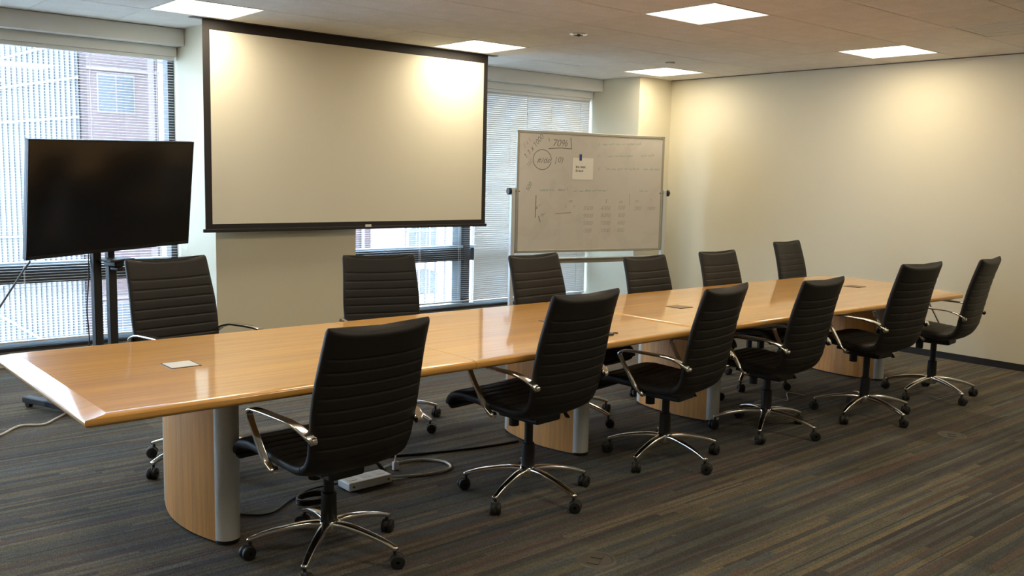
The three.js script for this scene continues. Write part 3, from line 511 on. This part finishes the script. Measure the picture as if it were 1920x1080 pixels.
  const gLever = bar([[0.07, 0.372, 0.03], [0.15, 0.368, 0.04], [0.20, 0.355, 0.05], [0.225, 0.325, 0.055]], (t) => 0.007 + 0.008 * smooth(0.6, 1, t), 0.006, [0, 0, 1], 24, 12, 0.7);
  const gKnob = cyl(0.026, 0.026, 0.295, 0.355, 20).translate(0, 0, -0.10);
  const list = [
    // hub x, z, seat turn (deg from facing the windows), base angle, lift, label
    [1.795, 3.735, 5, 64, -0.005, 'black ribbed leather swivel chair beside the square table end, backed to open floor'],
    [2.905, 3.695, 6, 88, 0.032, 'black ribbed leather swivel chair, second along the open-floor side from the square end'],
    [3.90, 3.712, 10, 96, 0.0, 'black ribbed leather swivel chair at the joint of the two tables, open-floor side'],
    [4.86, 3.715, 3, 80, -0.012, 'black ribbed leather swivel chair, third from the cream wall on the open-floor side'],
    [5.73, 3.89, -3, 102, 0.058, 'black ribbed leather swivel chair, second from the cream wall on the open-floor side'],
    [6.716, 3.876, 8, 114, 0.045, 'black ribbed leather swivel chair closest to the cream wall, open-floor side'],
    [1.86, 2.31, 190, 20, 0.065, 'black ribbed leather swivel chair in front of the television, window side of table'],
    [3.08, 2.235, 163, 5, 0.02, 'black ribbed leather swivel chair turned slightly, below the projection screen'],
    [4.06, 2.78, 186, 8, 0.035, 'black ribbed leather swivel chair, window side, below the left edge of the whiteboard'],
    [5.14, 2.77, 182, 64, -0.02, 'black ribbed leather swivel chair, window side, below the right edge of the whiteboard'],
    [5.91, 2.84, 182, 10, -0.005, 'black ribbed leather swivel chair, window side, second from the cream wall'],
    [7.22, 2.62, 186, 100, 0.02, 'black ribbed leather swivel chair, window side, closest to the cream wall'],
  ];
  for (const [x, z, turn, baseA, lift, label] of list) {
    const c = thing('office_chair', label, 'chair', [x, 0, z], turn * D, 'black conference chairs around the tables');
    part('base_hub', gHub, M.chrome, c);
    for (let k = 0; k < 5; k++) { const sp = part('spoke', gSpoke, M.chrome, c, 'polished chrome base arm'); sp.rotation.y = -(baseA + 72 * k) * D - turn * D; part('caster', gCaster, M.rubber, sp, 'black twin-wheel caster'); }
    part('column_sleeve', gSleeve, M.blackPlastic, c);
    for (const [n, g, m] of [['gas_piston', gPiston, M.blackPlastic], ['tilt_mechanism', gMech, M.blackPlastic], ['height_lever', gLever, M.blackPlastic], ['tension_knob', gKnob, M.blackPlastic], ['seat', gSeat, M.leather], ['backrest', gBack, M.leather]]) part(n, g, m, c).position.y = lift;
    gArm.forEach((g, k) => { const a = part('armrest', g, M.chrome, c, 'polished chrome loop arm'); a.position.y = lift; for (const q of gBolt[k]) part('bolt_cap', q, M.chrome, a); });
  }
}

// ------------------------------------------------------------------ small things on the floor
{
  const s = thing('power_strip', 'white power strip box on the carpet under the table', 'power strip', [2.35, 0, 3.10], 0.02);
  part('case', rbox(-0.125, 0.125, 0.004, 0.045, -0.045, 0.065, 0.008, 3), M.white, s);
  for (const x of [-0.08, 0, 0.08]) part('socket', rbox(x - 0.022, x + 0.022, 0.044, 0.0465, -0.02, 0.03, 0.001, 1), M.valance, s);
  for (const x of [-0.1, 0.1]) part('end_screw', cyl(0.006, 0.006, 0, 0.002, 12).rotateX(Math.PI / 2).translate(x, 0.025, 0.065), M.plateDark, s);
  const w = thing('white_cable_loop', 'looped white cable running from the power strip on the carpet', 'cable');
  part('cord', tube([[2.475, 0.02, 3.12], [2.58, 0.008, 3.14], [2.72, 0.008, 3.18], [2.84, 0.008, 3.16], [2.87, 0.008, 3.06], [2.80, 0.008, 2.96], [2.66, 0.008, 2.93], [2.55, 0.008, 2.96], [2.50, 0.008, 3.02]], 0.007, 90), M.whiteCable, w);
  const p = thing('adapter_plug', 'small white plug standing on the carpet beside the cable loop', 'plug', [2.60, 0, 3.0]);
  part('body', rbox(-0.016, 0.016, 0, 0.045, -0.012, 0.012, 0.004), M.white, p); part('strain_relief', cyl(0.007, 0.004, 0.045, 0.075, 12), M.white, p);
  const b = thing('black_power_cable', 'black power cable snaking under the table towards the pedestals', 'cable');
  part('cord', tube([[1.62, 0.006, 3.05], [1.78, 0.006, 3.2], [1.95, 0.006, 3.1], [2.1, 0.006, 3.02], [2.24, 0.02, 3.06]], 0.005, 60), M.blackCable, b);
  const b2 = thing('black_extension_cable', 'black extension cable crossing the carpet between the table pedestals', 'cable');
  part('cord', tube([[2.3, 0.006, 2.98], [2.6, 0.006, 2.80], [2.9, 0.006, 2.88], [3.2, 0.006, 2.96], [3.45, 0.006, 3.0]], 0.006, 60), M.blackCable, b2);
  const b3 = thing('coiled_adapter', 'small black coiled adapter cable on carpet beside the power strip', 'cable');
  part('cord', tube(Array.from({ length: 26 }, (_, i) => { const a = i * 0.75; return [2.02 + 0.075 * Math.cos(a), 0.008 + i * 0.0012, 3.18 + 0.05 * Math.sin(a)]; }), 0.005, 160), M.blackCable, b3);
  const b4 = thing('loose_wire', 'thin loose wires hanging down to the carpet under the far table', 'cable');
  part('cord', tube([[5.4, 0.006, 3.26], [5.52, 0.04, 3.33], [5.65, 0.006, 3.36], [5.78, 0.03, 3.28], [5.9, 0.006, 3.34]], 0.004, 60), M.whiteCable, b4);
  for (const [x, z, l] of [[2.614, 4.445, 'round floor outlet cover in the carpet behind the second chair'], [5.738, 4.478, 'round floor outlet cover in the carpet near the cream wall']]) {
    const f = thing('floor_outlet', l, 'floor outlet', [x, 0, z], 0.5, 'round floor outlet covers');
    part('ring', new THREE.LatheGeometry([[0.066, 0], [0.068, 0.005], [0.078, 0.005], [0.085, 0.0005], [0.085, 0]].map((q) => new THREE.Vector2(...q)), 40), M.floorPlate, f);
    part('disc', cyl(0.066, 0.066, 0.0005, 0.003, 36), M.floorPlate, f);
    for (const s of [-1, 1]) part('flap', rbox(-0.02, 0.02, 0.003, 0.006, -0.024, 0.024, 0.001, 1).translate(s * 0.03, 0, 0), M.floorPlate, f);
  }
}
renderer.render(scene, camera);
